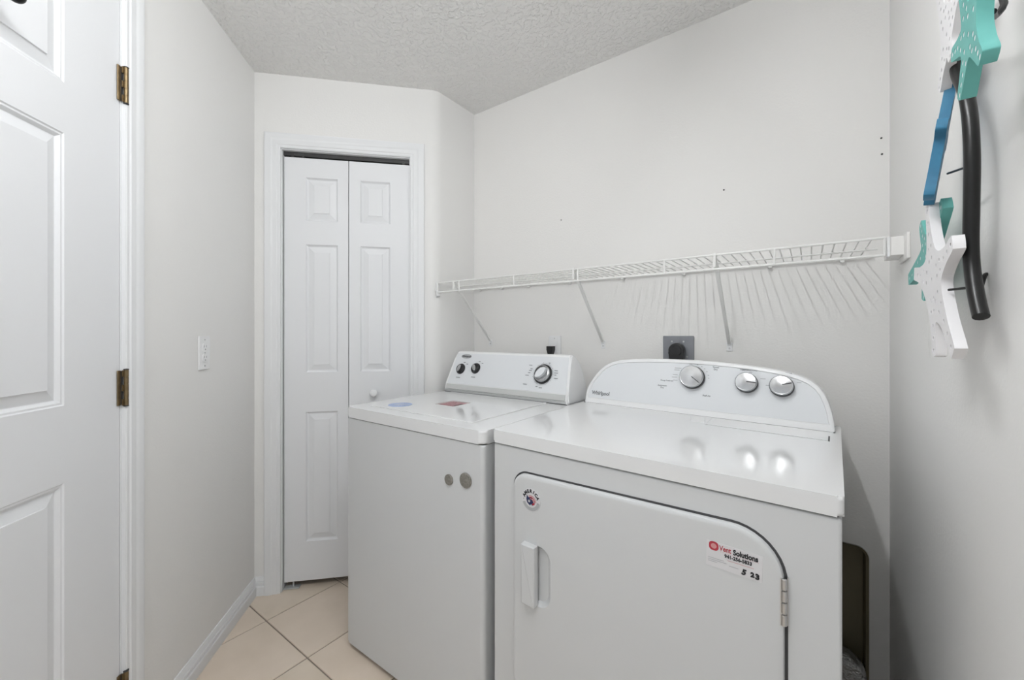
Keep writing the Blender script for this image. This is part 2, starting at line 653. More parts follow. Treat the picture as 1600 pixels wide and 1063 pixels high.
# ---------------------------------------------------------------- bifold closet door
door2 = in_frame(F_BI, 'door_2')
for k, (a, b, pa, pb) in enumerate(((.1225, .4115, .2175, .3635), (.4150, .7025, .4672, .6090))):
    zz = .034
    pan = [(pa - a, pb - a, z0 - zz, z1 - zz) for (z0, z1) in ((.2200, .843), (1.0320, 1.6480), (1.7620, 1.9700))]
    bm = door_slab(b - a, 2.062 - zz, .030, pan, rings=((0, 0), (.002, .003), (.006, .0075), (.009, .0090), (.012, .0090), (.037, .0025), (.0378, .0)))
    o = link('door_leaf', bm, 'door', door2, angle=9)
    o.location = (a, .018, zz)
bm = nb()
lathe(bm, [(.010, 0), (.010, .004), (.008, .010), (.012, .016), (.0168, .021), (.0175, .027), (.015, .031), (.006, .0325), (.0055, .0315), (0, .0315)], 24, Matrix.Translation((.5330, .018, .929)) @ MY)
link('door_handle', bm, 'plastic', door2, label='small round white knob')
bm = nb()
box(bm, C0 + .004, C1 - .004, .020, .048, 2.070, 2.0885)
for x in (C0 + .04, C1 - .04, .20):
    box(bm, x, x + .012, .017, .045, 2.063, 2.08)
link('track', bm, 'dark', door2, smooth=False, label='dark metal overhead track')
bm = nb()
box(bm, C0 + .006, C0 + .075, .012, .045, .001, .006, .001, 1)
lathe(bm, [(.004, .004), (.004, .036)], 10, Matrix.Translation((C0 + .045, .03, 0)))
link('pivot_bracket', bm, 'silver_strip', door2, smooth=False)
# closet interior behind the leaves
bm = nb()
for (x0, x1, y0, y1, z0, z1) in ((-.1, .9, .55, .56, 0, H), (-.10, -.09, T, .56, 0, H), (.78, .79, T, .56, 0, H), (-.1, .79, T, .56, 2.43, H)):
    box(bm, x0, x1, y0, y1, z0, z1)
o = struct(link('wall_closet', bm, 'wall', smooth=False))
o.matrix_world = F_BI


# ---------------------------------------------------------------- wire shelf
SY, ZT, ZB, SX1 = -.284, 1.4725, 1.4265, 1.6735
shelf = thing('wire_shelf', 'long white ventilated wire shelf on the wall above the washer and dryer', 'shelf', (0, 0, ZT))
zt, zb = 0., ZB - ZT


def rod(name, a, b, r=.0032, mat='wire', n=8):
    bm = nb()
    tube(bm, [a, b], r, n)
    return link(name, bm, mat, shelf)


rod('front_rail', (.004, SY, zt), (SX1, SY, zt), .0036)
rod('front_rail', (.004, SY, zb), (SX1, SY, zb), .0036)
rod('back_rail', (.004, -.014, zt - .006), (SX1, -.014, zt - .006), .0040)
rod('middle_rail', (.004, -.135, zt - .005), (SX1, -.135, zt - .005), .0030)
wr = None
k = 0
x = 1.6475 + .0259
while x > .012:
    if x < SX1 - .004:
        if wr is None:
            bm = nb()
            tube(bm, [(0, -.010, 0), (0, SY, 0)], .0019, 6)
            wr = link('deck_wire', bm, 'wire', shelf)
            wr.location = (x, 0, 0)
        else:
            dup(wr, shelf, (x, 0, 0))
    x -= .0259
bm = nb()
tube(bm, [(0, SY - .001, zt), (0, SY - .001, zb)], .0034, 8)
tab = link('lip_strap', bm, 'wire', shelf)
tab.location = (.1405 + .012, 0, 0)
for x in (.4746, .782, 1.1098, 1.4284):
    dup(tab, shelf, (x, 0, 0))
rod('end_post', (.006, SY, zt), (.006, SY, zb), .0032)
rod('end_post', (SX1 - .001, SY, zt), (SX1 - .001, SY, zb), .0032)
# diagonal braces
bm = nb()
prism(bm, [(-.0055, -.002), (.0055, -.002), (.0055, .002), (-.0055, .002)], 0, 1, 'z')
bm.free()
br0 = None
for xf in (.1180, .7656, 1.2700):
    b = bpy.data.objects.new('brace', None)
    COL.objects.link(b)
    b.parent = shelf
    b.location = (xf, 0, 0)
    zf = 1.178 - ZT
    bm = nb()
    # U-channel strut
    a0 = Vector((0, -.008, zf + .004))
    a1 = Vector((-.004, SY + .004, zt - .004))
    t = (a1 - a0).normalized()
    ax = Vector((1, 0, 0))
    up = t.cross(ax).normalized()
    sec = [(-.0058, -.003), (.0058, -.003), (.0058, .0035), (.0040, .0035), (.0040, -.001), (-.0040, -.001), (-.0040, .0035), (-.0058, .0035)]
    ra = [bm.verts.new(a0 + ax * p[0] + up * p[1]) for p in sec]
    rb = [bm.verts.new(a1 + ax * p[0] + up * p[1]) for p in sec]
    for q in range(8):
        bm.faces.new((ra[q], rb[q], rb[(q + 1) % 8], ra[(q + 1) % 8]))
    bm.faces.new(ra)
    bm.faces.new(rb)
    link('strut', bm, 'wire', b, smooth=False)
    bm = nb()
    box(bm, -.010, .010, -.004, .0, zf - .024, zf + .008, .0015, 2)
    box(bm, -.006, .006, -.010, -.003, zf - .002, zf + .010, .001, 1)
    link('foot_plate', bm, 'plastic', b)
    bm = nb()
    lathe(bm, [(.0038, 0), (.0035, .0015), (0, .002)], 10, Matrix.Translation((0, -.004, zf - .013)) @ MY)
    link('screw', bm, 'steel', b, label='dark screw head')
    bm = nb()
    # hooked clip over the front rail
    box(bm, -.0100, .002, SY - .006, SY + .020, zt - .004, zt + .0055, .002, 2)
    box(bm, -.0075, .001, SY - .005, SY + .006, zt - .040, zt, .0015, 1)
    link('rail_clip', bm, 'wire', b)
# wall clips of the back rail
bm = nb()
box(bm, -.006, .006, -.020, 0, -.020, -.001, .002, 2)
wc = link('wall_clip', bm, 'wire', shelf)
wc.location = (.045, 0, 0)
for x in (.2, .37, .60, .86, 1.11, 1.40, 1.60):
    dup(wc, shelf, (x, 0, 0))
bm = nb()
box(bm, 0.0005, .010, SY - .010, SY + .010, zb - .018, zb + .006, .0015, 2)
box(bm, 0.0005, .004, SY - .010, SY + .012, zb - .022, zt + .006, .001, 1)
link('end_bracket', bm, 'plastic', shelf)

# boxed spacer between shelf end and right wall
sp = thing('shelf_block', 'cream painted block filling the gap between the wire shelf and right wall', 'block', (1.69, -.284, 1.425))
bm = nb()
box(bm, -.0075, .0255, -.004, .10, -.001, .0475, .001, 1)
link('body', bm, 'wall_back', sp)
bm = nb()
box(bm, -.0125, -.0070, -.007, .02, -.0035, .0490, .001, 1)
link('end_cap', bm, 'plastic', sp)
bm = nb()
box(bm, .0190, .0258, -.042, .080, -.0155, .0500, .001, 1)
link('side_flange', bm, 'wall_back', sp)


# ---------------------------------------------------------------- outlets
def cord(name, pts, r, parent):
    bm = nb()
    tube(bm, catmull(pts, 8, False), r, 8)
    return link(name, bm, 'black', parent)


ow = thing('wall_outlet', 'white outlet plate on the back wall behind the washer', 'outlet', (.5165, 0, 1.151))
bm = nb()
box(bm, -.034, .034, -.006, 0, -.0575, .0575, .004, 3)
link('cover_plate', bm, 'plastic', ow)
bm = nb()
for z in (.019, -.019):
    prism(bm, rrect(-.016, .016, z - .013, z + .013, .008), -.0085, -.005, 'y')
link('receptacle', bm, 'plastic', ow)
bm = nb()
lathe(bm, [(.003, 0), (.0028, .001), (0, .0012)], 10, Matrix.Translation((0, -.006, .045)) @ MY)
link('screw', bm, 'steel', ow)
pl = thing('power_plug', 'small black plug in the white outlet behind the washer', 'plug', (.5045, -.006, 1.145))
bm = nb()
prism(bm, [(-.017, .014), (.017, .014), (.017, -.004), (.010, -.026), (-.010, -.026), (-.017, -.004)], -.030, -.0005, 'y', .003, 2)
link('body', bm, 'black', pl)
cord('cord', [(0, -.020, -.02), (0, -.022, -.06), (.01, -.022, -.16), (.02, -.03, -.35), (.02, -.04, -.9)], .0042, pl)

og = thing('dryer_outlet', 'large square grey outlet plate on the back wall behind the dryer', 'outlet', (1.0866, 0, 1.150))
bm = nb()
box(bm, -.0597, .0597, -.006, 0, -.060, .0605, .003, 2)
link('cover_plate', bm, 'grey', og)
bm = nb()
lathe(bm, [(.0034, 0), (.003, .0012), (0, .0014)], 10, MY)
s0 = link('screw', bm, 'steel', og)
s0.location = (-.0245, -.006, .038)
for p in ((.0205, -.006, .038), (-.0305, -.006, -.022), (.0340, -.006, -.022)):
    dup(s0, og, p)
pg = thing('dryer_plug', 'big round black plug in the grey outlet behind the dryer', 'plug', (1.0866, -.006, 1.152))
bm = nb()
out = [(.0305 * math.cos(R(a)), .0305 * math.sin(R(a))) for a in range(-20, 201, 12)] + [(-.027, -.034), (-.020, -.050), (.020, -.050), (.027, -.034)]
prism(bm, out, -.036, -.0005, 'y', .007, 4)
link('body', bm, 'black', pg)
bm = nb()
prism(bm, rrect(-.020, .020, -.018, .016, .012), -.040, -.035, 'y', .002, 2)
link('grip_face', bm, 'black', pg)
cord('cord', [(0, -.022, -.045), (0, -.024, -.12), (.02, -.03, -.3), (.03, -.04, -.95)], .009, pg)

# plate on the left wall
lp = thing('wall_plate', 'white outlet plate on the plain wall between the two doors', 'outlet', tuple(F_LEFT @ Vector((-.4070, 0, 1.1495))), R(135))
bm = nb()
box(bm, -.0355, .0355, -.0055, 0, -.0625, .0610, .0035, 3)
link('cover_plate', bm, 'plastic', lp)
for z in (.0195, -.0195):
    bm = nb()
    prism(bm, rrect(-.017, .017, z - .0145, z + .0145, .009), -.0075, -.005, 'y', .001, 1)
    rc = link('receptacle', bm, 'plastic', lp)
    bm = nb()
    for sx in (-.0065, .0065):
        bm.faces.new([bm.verts.new(p) for p in ((sx - .0012, -.00765, z + .000), (sx + .0012, -.00765, z + .000), (sx + .0012, -.00765, z + .008), (sx - .0012, -.00765, z + .008))])
    lathe(bm, [(.0028, 0), (0, .0001)], 10, Matrix.Translation((0, -.0076, z - .007)) @ MY)
    link('slots', bm, 'ink', rc)
bm = nb()
lathe(bm, [(.0030, 0), (.0028, .001), (0, .0012)], 10, MY)
s0 = link('screw', bm, 'ink_light', lp)
s0.location = (0, -.0055, 0)
for z in (.048, -.048):
    dup(s0, lp, (0, -.0055, z))


# ---------------------------------------------------------------- washer
WX0, WX1, WY0, WY1, WZ = .047, .747, -.815, -.115, .936
washer = thing('washing_machine', 'white top-loading washing machine left of the dryer, lid with blue and red stickers', 'washing machine', (.397, -.465, 0))
OFF = Vector((-.397, .465, 0))


def wlink(name, bm, mat, parent=None, label=None, **kw):
    for v in bm.verts:
        v.co += OFF
    return link(name, bm, mat, parent or washer, label, **kw)


def vert_edge(e):
    a, b = e.verts
    return abs(a.co.x - b.co.x) < 1e-6 and abs(a.co.y - b.co.y) < 1e-6


# cabinet with rounded front corners and softened upper edge
bm = nb()
c = .003
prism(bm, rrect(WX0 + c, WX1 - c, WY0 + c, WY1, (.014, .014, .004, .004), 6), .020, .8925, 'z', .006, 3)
wlink('cabinet', bm, 'enamel_front_shaded', angle=50)
bm = nb()
prism(bm, rrect(WX0 + .008, WX1 - .008, WY0 + .008, WY1 - .01, .012), .885, .905, 'z')
wlink('gasket', bm, 'seam')
bm = nb()
prism(bm, rrect(WX0, WX1, WY0, WY1, (.022, .022, .006, .006), 7), .8955, WZ, 'z', .007, 4)
wlink('top_panel', bm, 'enamel', angle=50)
# lid: shallow groove ring and a raised slab
bm = nb()
prism(bm, rrect(.112, .650, -.755, -.297, (.012, .012, .004, .004), 4), WZ - .004, WZ + .0010, 'z', .0008, 1)
o = wlink('lid_frame', bm, 'grey_strip')
bm = nb()
prism(bm, rrect(.1135, .6485, -.7535, -.297, (.012, .012, .004, .004), 4), WZ - .003, WZ + .0035, 'z', .0022, 3)
lid = wlink('lid', bm, 'enamel', angle=50)
ZL = WZ + .0035
# stickers on the lid
bm = nb()
lathe(bm, [(.0465, 0), (.0465, .0006)], 36, Matrix.Translation((.2065, -.6790, ZL)))
st = wlink('round_sticker', bm, 'blue_sticker', lid, 'round faded blue sticker')
bm = nb()
mt = basis((.2065, -.6790, ZL + .0007), (0, -1, 0), (1, 0, 0)) @ Matrix.Rotation(R(90), 4, 'Z')
for q in range(4):
    bar(bm, mt, -.028 + .003 * q, .026 - .004 * q, .014 - q * .010, .017 - q * .010, 0)
wlink('sticker_print', bm, 'label', lid)
bm = nb()
prism(bm, [(.3060, -.5860), (.4040, -.5860), (.4040, -.4860), (.3060, -.4860)], ZL, ZL + .0006, 'z')
wlink('square_sticker', bm, 'grey_pink', lid, 'square faded red and grey sticker')
bm = nb()
prism(bm, [(.3260, -.5860), (.4040, -.5860), (.4040, -.5060), (.3260, -.5060)], ZL + .0006, ZL + .0009, 'z')
wlink('sticker_print', bm, 'maroon', lid)
bm = nb()
prism(bm, [(.3980, -.5780), (.4040, -.5780), (.4040, -.5300), (.3980, -.5300)], ZL + .0009, ZL + .0011, 'z')
wlink('sticker_print', bm, 'ink_black', lid)
for (x, y) in ((.09, -.77), (.70, -.77), (.09, -.16), (.70, -.16)):
    bm = nb()
    lathe(bm, [(.018, 0), (.020, .004), (.018, .008), (.009, .010), (.009, .026)], 16, Matrix.Translation((x, y, 0)))
    wlink('foot', bm, 'dark')

# console
prof = [(-.288, WZ), (-.2885, .947), (-.281, .975), (-.258, 1.030), (-.2330, 1.090), (-.2190, 1.1235), (-.213, 1.1290), (-.200, 1.1310), (-.178, 1.1240), (-.150, 1.100), (-.130, 1.060), (-.120, 1.010), (-.117, WZ)]


def cap_x(side, z):
    # the end caps lean inwards toward the top
    return (.0525 + (z - WZ) * .125) if side == 0 else (.7440 - (z - WZ) * .125)


bm = nb()
A = [bm.verts.new((cap_x(0, p[1]), p[0], p[1])) for p in prof]
B = [bm.verts.new((cap_x(1, p[1]), p[0], p[1])) for p in prof]
n = len(prof)
f0, f1 = bm.faces.new(A), bm.faces.new(B[::-1])
for q in range(n):
    bm.faces.new((A[q], B[q], B[(q + 1) % n], A[(q + 1) % n]))
bmesh.ops.bevel(bm, geom=list(set(f0.edges) | set(f1.edges)), offset=.006, segments=3, affect='EDGES')
wlink('console', bm, 'plastic', angle=40)
# the flat control fascia (front face plane from (y,z)=(-.281,.975) to (-.219,1.1235))
fo = Vector((0, -.281, .975))
fu = (Vector((0, -.219, 1.1235)) - fo).normalized()
fn = Vector((1, 0, 0)).cross(fu) * 1.0


def WF(x, z, lift=.0008):
    """matrix on the washer fascia at x, height z"""
    t = (z - fo.z) / fu.z
    m = basis((x, fo.y + fu.y * t, z), (1, 0, 0), tuple(fu))
    return m @ Matrix.Translation((0, 0, lift))


bm = nb()
pts = [(.0685, .977), (.7265, .977), (.7100, 1.1205), (.0850, 1.1205)]
a = [bm.verts.new(WF(x, z, -.002) @ Vector((0, 0, 0))) for x, z in pts]
b = [bm.verts.new(WF(x, z, .0012) @ Vector((0, 0, 0))) for x, z in pts]
bm.faces.new(b)
for q in range(4):
    bm.faces.new((a[q], a[(q + 1) % 4], b[(q + 1) % 4], b[q]))
fascia = wlink('control_panel', bm, 'panel', smooth=False)
bm = nb()
prism(bm, [(-.2890, .9505), (-.2905, .953), (-.2825, .9745), (-.279, .9745), (-.284, .950)], .0660, .7260, 'x')
wlink('lower_trim', bm, 'grey_strip', smooth=False, label='grey strip under the control panel')
bm = nb()
prism(bm, [(-.2885, .938), (-.2915, .9395), (-.2915, .9475), (-.288, .9500), (-.284, .944)], .0640, .7300, 'x')
wlink('lower_trim', bm, 'silver_strip', smooth=False)
bm = nb()
prism(bm, [(-.286, WZ - .0005), (-.2895, WZ - .0005), (-.2895, .9385), (-.286, .9385)], .0600, .7360, 'x')
wlink('gasket', bm, 'seam', smooth=False)


def knob_small(x, z, ang):
    m = WF(x, z, .001)
    bm = nb()
    lathe(bm, [(.0262, 0), (.0262, .004), (.0225, .010), (.0200, .012), (.0185, .009), (0, .009)], 28, m)
    k_ = wlink('knob', bm, 'black')
    m2 = m @ Matrix.Rotation(R(ang), 4, 'Z')
    bm = nb()
    prism(bm, [(.0095 * math.cos(R(t)) * (1 if abs(math.sin(R(t))) < .9 else .9), .0175 * math.sin(R(t))) for t in range(0, 360, 20)], .008, .019, 'z', .002, 2)
    for v in bm.verts:
        v.co = m2 @ v.co
    wlink('grip', bm, 'chrome', k_, 'bright oval grip')
    return k_


knob_small(.1330, 1.0460, -18)
knob_small(.2270, 1.0530, 28)
m = WF(.6030, 1.0480, .001)
mp = WF(.6030, 1.0480, .0024)
bm = nb()
lathe(bm, [(.0430, 0), (.0430, .005), (.0400, .008), (.034, .008)], 40, m)
kn = wlink('timer_knob', bm, 'black')
bm = nb()
lathe(bm, [(.0375, .004), (.0375, .011), (.0350, .017), (.0315, .0185), (.0300, .0145), (0, .0145)], 40, m)
wlink('ring', bm, 'chrome', kn, 'polished chrome ring')
bm = nb()
m2 = m @ Matrix.Rotation(R(-42), 4, 'Z')
prism(bm, [(.0150 * math.cos(R(t)), .0290 * math.sin(R(t))) for t in range(0, 360, 15)], .012, .030, 'z', .003, 2)
for v in bm.verts:
    v.co = m2 @ v.co
wlink('grip', bm, 'panel', kn)
bm = nb()
for (sx0, sx1) in ((-.030, -.0165),):
    p2 = [(-.0165 * math.cos(R(t)) - .004, .0270 * math.sin(R(t))) for t in range(-80, 81, 20)] + [(-.0285 * math.cos(R(t)), .0285 * math.sin(R(t))) for t in range(70, -71, -20)]
    prism(bm, p2, .0146, .0170, 'z')
for v in bm.verts:
    v.co = m2 @ v.co
wlink('grip_shade', bm, 'chrome_shaded', kn)  # dark crescent stands in for the shade beside the grip
# printed dial marks
bm = nb()
for q in range(44):
    a_ = 2 * math.pi * q / 44
    mm = mp @ Matrix.Rotation(a_, 4, 'Z')
    bar(bm, mm, .0455, .0490 if q % 4 else .0515, -.0008, .0008, .0006)
for (x, z, w) in ((-.070, .036, .016), (-.062, .020, .012), (-.066, .012, .014), (-.070, .002, .012), (-.078, -.010, .018), (-.078, -.050, .020), (.060, .018, .016), (.062, .008, .018), (.060, -.001, .010), (.066, -.015, .018), (-.018, -.056, .010), (.002, -.060, .016), (.022, .050, .008)):
    bar(bm, mp, x - w / 2, x + w / 2, z - .0015, z + .0015, .0006)
for (kx, kz) in ((.1330, 1.0460), (.2270, 1.0530)):
    mk = WF(kx, kz, .0024)
    for (x, z, w) in ((.014, .034, .012), (.034, .026, .010), (-.002, -.044, .026)):
        bar(bm, mk, x - w / 2, x + w / 2, z - .0016, z + .0016, .0006)
wlink('printing', bm, 'ink', fascia, smooth=False)
# oval badge
m = WF(.1490, 1.1060, .0024)
bm = nb()
v = [bm.verts.new(m @ Vector((.0330 * math.cos(R(t)), .0115 * math.sin(R(t)), .0008))) for t in range(0, 360, 12)]
bm.faces.new(v)
bdg = wlink('badge', bm, 'ink_light', fascia, 'small grey oval badge', smooth=False)
bm = nb()
text_bm(bm, 'Whirlpool', .0135, m @ Matrix.Translation((0, 0, .0012)), bold=.0002)
for v in bm.verts:
    v.co += OFF
link('lettering', bm, 'ink_black', fascia, smooth=False)

# round magnets on the washer front
for (x, z, r, lab) in ((.6060, .7668, .0168, 'smaller round grey metal magnet on the front of the washer'), (.6762, .7790, .0228, 'larger round grey metal magnet on the front of the washer')):
    bm = nb()
    lathe(bm, [(r, 0), (r, .004), (r * .94, .005), (r * .5, .0052), (0, .0052)], 32, MY)
    o = link('magnet', bm, 'nickel')
    o.location = (x, WY0 + .0028, z)
    tag(o, lab, 'magnet', None)

# ---------------------------------------------------------------- dryer
DZ = .945
DW = .787
DL = Vector((1.17, -.52, 0))


TILTED = ('door_seal', 'door', 'hinge')     # the door hangs a little crooked


def warp(v):
    x, y, z = v
    return Vector((.773 + x + .05076 * (x / DW) * DW * y, -.807 + y - x * (.0457 + .056 * y), z)) - DL


dryer = thing('clothes_dryer', 'white front-loading clothes dryer with arched control panel, beside the right wall', 'dryer', tuple(DL))


def dlink(name, bm, mat, parent=None, label=None, **kw):
    if name in TILTED:
        for v in bm.verts:
            if v.co.y < .02:
                v.co.z += .014 * (v.co.x - .0815) / .62
    return link(name, bm, mat, parent or dryer, label, warp=warp, **kw)


DD = .70
ZS = .908                                   # seam under the top
bm = nb()
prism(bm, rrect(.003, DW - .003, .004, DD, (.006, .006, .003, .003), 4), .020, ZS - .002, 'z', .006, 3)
dlink('cabinet', bm, 'enamel_front_shaded', angle=50)
bm = nb()
prism(bm, rrect(.008, DW - .008, .009, DD - .01, .006), ZS - .008, ZS + .008, 'z')
dlink('gasket', bm, 'seam')
bm = nb()
# top deck: subdivided so the gentle basin can be pressed in
pt = rrect(0, DW, 0, DD, (.010, .010, .004, .004), 5)
prism(bm, pt, ZS + .0015, DZ, 'z', .008, 4)
dlink('top_panel', bm, 'enamel', angle=50)
# lint screen door behind right
bm = nb()
for (x0, x1, y0, y1) in ((.470, .7605, .4580, .4590), (.470, .4715, .459, .575)):
    box(bm, x0, x1, y0, y1, DZ - .001, DZ + .0003)
dlink('lint_door_seam', bm, 'ink_light', smooth=False)
bm = nb()
prism(bm, rrect(.4735, .7590, .4610, .578, .002), DZ - .002, DZ + .0012, 'z', .0008, 1)
ld = dlink('lint_door', bm, 'enamel')
bm = nb()
box(bm, .7605, .7640, .4560, .5250, DZ - .001, DZ + .0006)
dlink('lint_door_slot', bm, 'seam', smooth=False)
bm = nb()
prism(bm, [(.425, .485), (.468, .485), (.452, .560), (.409, .560)], DZ - .002, DZ + .0010, 'z', .0008, 1)
dlink('finger_pad', bm, 'enamel')
for (x, y) in ((.05, .05), (.737, .05), (.05, .65), (.737, .65)):
    bm = nb()
    lathe(bm, [(.020, 0), (.022, .005), (.014, .008), (.010, .010), (.010, .026)], 14, Matrix.Translation((x, y, 0)))
    dlink('foot', bm, 'dark')

# door in the front: dark reveal, raised rounded slab
X0, X1, Z0, Z1 = .0815, .7030, .250, .8420
rd = (.045, .045, .088, .040)


def ring_mesh(loops):
    bm = nb()
    vs = [[bm.verts.new(p) for p in l] for l in loops]
    for a_, b_ in zip(vs[:-1], vs[1:]):
        n_ = len(a_)
        for q in range(n_):
            bm.faces.new((a_[q], a_[(q + 1) % n_], b_[(q + 1) % n_], b_[q]))
    return bm, vs


# pocket outline cut in the door skin (handle recess)
out_l = rrect(X0, X1, Z0, Z1, rd, 10)


def off(pts, dlt):
    cx0, cx1, cz0, cz1 = X0 + dlt, X1 - dlt, Z0 + dlt, Z1 - dlt
    return rrect(cx0, cx1, cz0, cz1, tuple(max(r_ - dlt, .004) for r_ in rd), 10)


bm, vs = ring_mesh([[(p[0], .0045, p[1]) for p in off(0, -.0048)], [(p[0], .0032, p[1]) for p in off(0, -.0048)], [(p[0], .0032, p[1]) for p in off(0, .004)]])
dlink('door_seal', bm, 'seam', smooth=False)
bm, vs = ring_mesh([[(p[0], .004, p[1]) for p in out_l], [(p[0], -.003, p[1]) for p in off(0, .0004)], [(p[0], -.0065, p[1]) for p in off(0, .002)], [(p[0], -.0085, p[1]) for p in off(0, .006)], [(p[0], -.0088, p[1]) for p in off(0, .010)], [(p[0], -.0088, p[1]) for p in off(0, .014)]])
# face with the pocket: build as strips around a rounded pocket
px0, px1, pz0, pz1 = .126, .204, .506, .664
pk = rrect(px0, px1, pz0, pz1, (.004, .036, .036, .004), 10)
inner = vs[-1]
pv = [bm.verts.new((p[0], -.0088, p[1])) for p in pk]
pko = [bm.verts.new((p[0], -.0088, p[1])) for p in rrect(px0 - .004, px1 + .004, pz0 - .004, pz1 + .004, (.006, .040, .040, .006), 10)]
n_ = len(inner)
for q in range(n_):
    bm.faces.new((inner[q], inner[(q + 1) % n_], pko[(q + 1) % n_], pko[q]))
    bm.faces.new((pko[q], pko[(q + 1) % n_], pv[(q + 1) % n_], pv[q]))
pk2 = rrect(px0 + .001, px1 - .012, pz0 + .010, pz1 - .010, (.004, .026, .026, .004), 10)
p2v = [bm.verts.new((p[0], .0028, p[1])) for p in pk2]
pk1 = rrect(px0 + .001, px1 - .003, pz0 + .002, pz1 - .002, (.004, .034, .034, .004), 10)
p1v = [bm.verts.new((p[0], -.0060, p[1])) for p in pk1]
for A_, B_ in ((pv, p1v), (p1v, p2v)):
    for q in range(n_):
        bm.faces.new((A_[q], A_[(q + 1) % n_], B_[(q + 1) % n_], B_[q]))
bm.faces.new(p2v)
ddoor = dlink('door', bm, 'enamel_front_shaded', angle=32)
# handle blade
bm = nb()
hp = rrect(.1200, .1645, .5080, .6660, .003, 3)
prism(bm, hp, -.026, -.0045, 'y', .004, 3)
dlink('door_handle', bm, 'enamel_front_shaded', ddoor, 'white vertical grip beside a rounded pocket', angle=40)
# hinge
bm = nb()
for q in range(4):
    z0 = .6810 + q * .0215
    lathe(bm, [(.0025, z0), (.0045, z0 + .0012), (.0045, z0 + .0198), (.0025, z0 + .0210)], 12, Matrix.Translation((X1 - .0005, -.006, 0)))
box(bm, X1 - .0065, X1 - .0045, -.0088, -.004, .6810, .7670)
box(bm, X1 + .004, X1 + .0050, -.002, .004, .6810, .7670)
dlink('hinge', bm, 'steel')

# console: arched outline, tilted back
TILT = .055 / .175
arch = [(.0100, DZ), (.0100, .968), (.0122, .992), (.0195, 1.014), (.0300, 1.033), (.0440, 1.055), (.0600, 1.0755), (.0800, 1.093), (.1020, 1.105), (.1330, 1.1150), (.1700, 1.1200), (.2350, 1.1245), (.3060, 1.1268), (.3800, 1.1270), (.4500, 1.1252), (.5200, 1.1210), (.5800, 1.1155), (.6330, 1.1085), (.6700, 1.1010), (.6980, 1.0925), (.7200, 1.0815), (.7380, 1.0660), (.7500, 1.0490), (.7600, 1.0250), (.7670, 1.0000), (.7715, .972), (.7735, DZ)]
cxm = .39


def shrink(pts, s, zlow):
    # inset the arch by s, keeping the base at zlow
    out_ = []
    n_ = len(pts)
    for i_ in range(n_):
        a_, b_ = Vector(pts[max(i_ - 1, 0)]), Vector(pts[min(i_ + 1, n_ - 1)])
        t_ = (b_ - a_).normalized()
        nn = Vector((t_.y, -t_.x))
        p_ = Vector(pts[i_]) + nn * s
        out_.append((p_.x, max(p_.y, zlow)))
    out_[0] = (out_[0][0], zlow)
    out_[-1] = (out_[-1][0], zlow)
    return out_


def cy(z, back=0.):
    return .5830 + (z - DZ) * TILT + back


def back_y(z):
    return .69 - max(0, z - 1.03) * .25


L0 = [(x_, cy(z_, .0000), z_) for x_, z_ in arch]
a1 = shrink(arch, .0035, DZ)
a2 = shrink(arch, .0105, DZ + .019)
a3 = shrink(arch, .0120, DZ + .0205)
Lm1 = [(x_, cy(z_, .006), z_) for x_, z_ in arch]
Lb = [(x_, back_y(z_), z_) for x_, z_ in arch]
L1 = [(x_, cy(z_, -.0030), z_) for x_, z_ in a1]
L2 = [(x_, cy(z_, -.0030), z_) for x_, z_ in a2]
L3 = [(x_, cy(z_, .0000), z_) for x_, z_ in a3]
bm = nb()
vs = [[bm.verts.new(p) for p in l] for l in (Lb, Lm1, L0, L1, L2, L3)]
for a_, b_ in zip(vs[:-1], vs[1:]):
    n_ = len(a_)
    for q in range(n_):
        bm.faces.new((a_[q], a_[(q + 1) % n_], b_[(q + 1) % n_], b_[q]))
bm.faces.new(vs[0][::-1])
bm.faces.new(vs[-1])
con = dlink('console', bm, 'plastic', angle=40)
bm = nb()
a4 = shrink(arch, .0122, DZ + .0208)
vs = [bm.verts.new((x_, cy(z_, -.0006), z_)) for x_, z_ in a4]
bm.faces.new(vs)
dlink('control_panel', bm, 'panel', smooth=False)
bm = nb()
box(bm, .008, .7750, .5805, .60, DZ - .0005, DZ + .0022)
dlink('gasket', bm, 'seam', smooth=False)


def CF(x, z, lift=.001):
    m_ = basis((x, cy(z), z), (1, 0, 0), (0, TILT, 1))
    return m_ @ Matrix.Translation((0, 0, lift))


def dknob(x, z, r, ang):
    m_ = CF(x, z, 0)
    bm_ = nb()
    lathe(bm_, [(r * 1.03, 0), (r * 1.03, .013), (r * .98, .015)], 40, m_)
    k_ = dlink('knob', bm_, 'black')
    bm_ = nb()
    lathe(bm_, [(r * .975, .012), (r * .99, .018), (r * .98, .024), (r * .92, .0275), (r * .88, .0270), (r * .6, .0285), (0, .0295)], 40, m_)
    dlink('cap', bm_, 'chrome', k_, 'brushed silver cap')
    bm_ = nb()
    m3 = m_ @ Matrix.Rotation(R(ang), 4, 'Z')
    box(bm_, r * .08, r * .86, -.0011, .0011, .028, .0305)
    for v_ in bm_.verts:
        v_.co = m3 @ v_.co
    dlink('pointer', bm_, 'ink_black', k_, smooth=False)


dknob(.4007, 1.0680, .0385, -38)
dknob(.5605, 1.0620, .0305, -4)
dknob(.6515, 1.0590, .0305, 18)
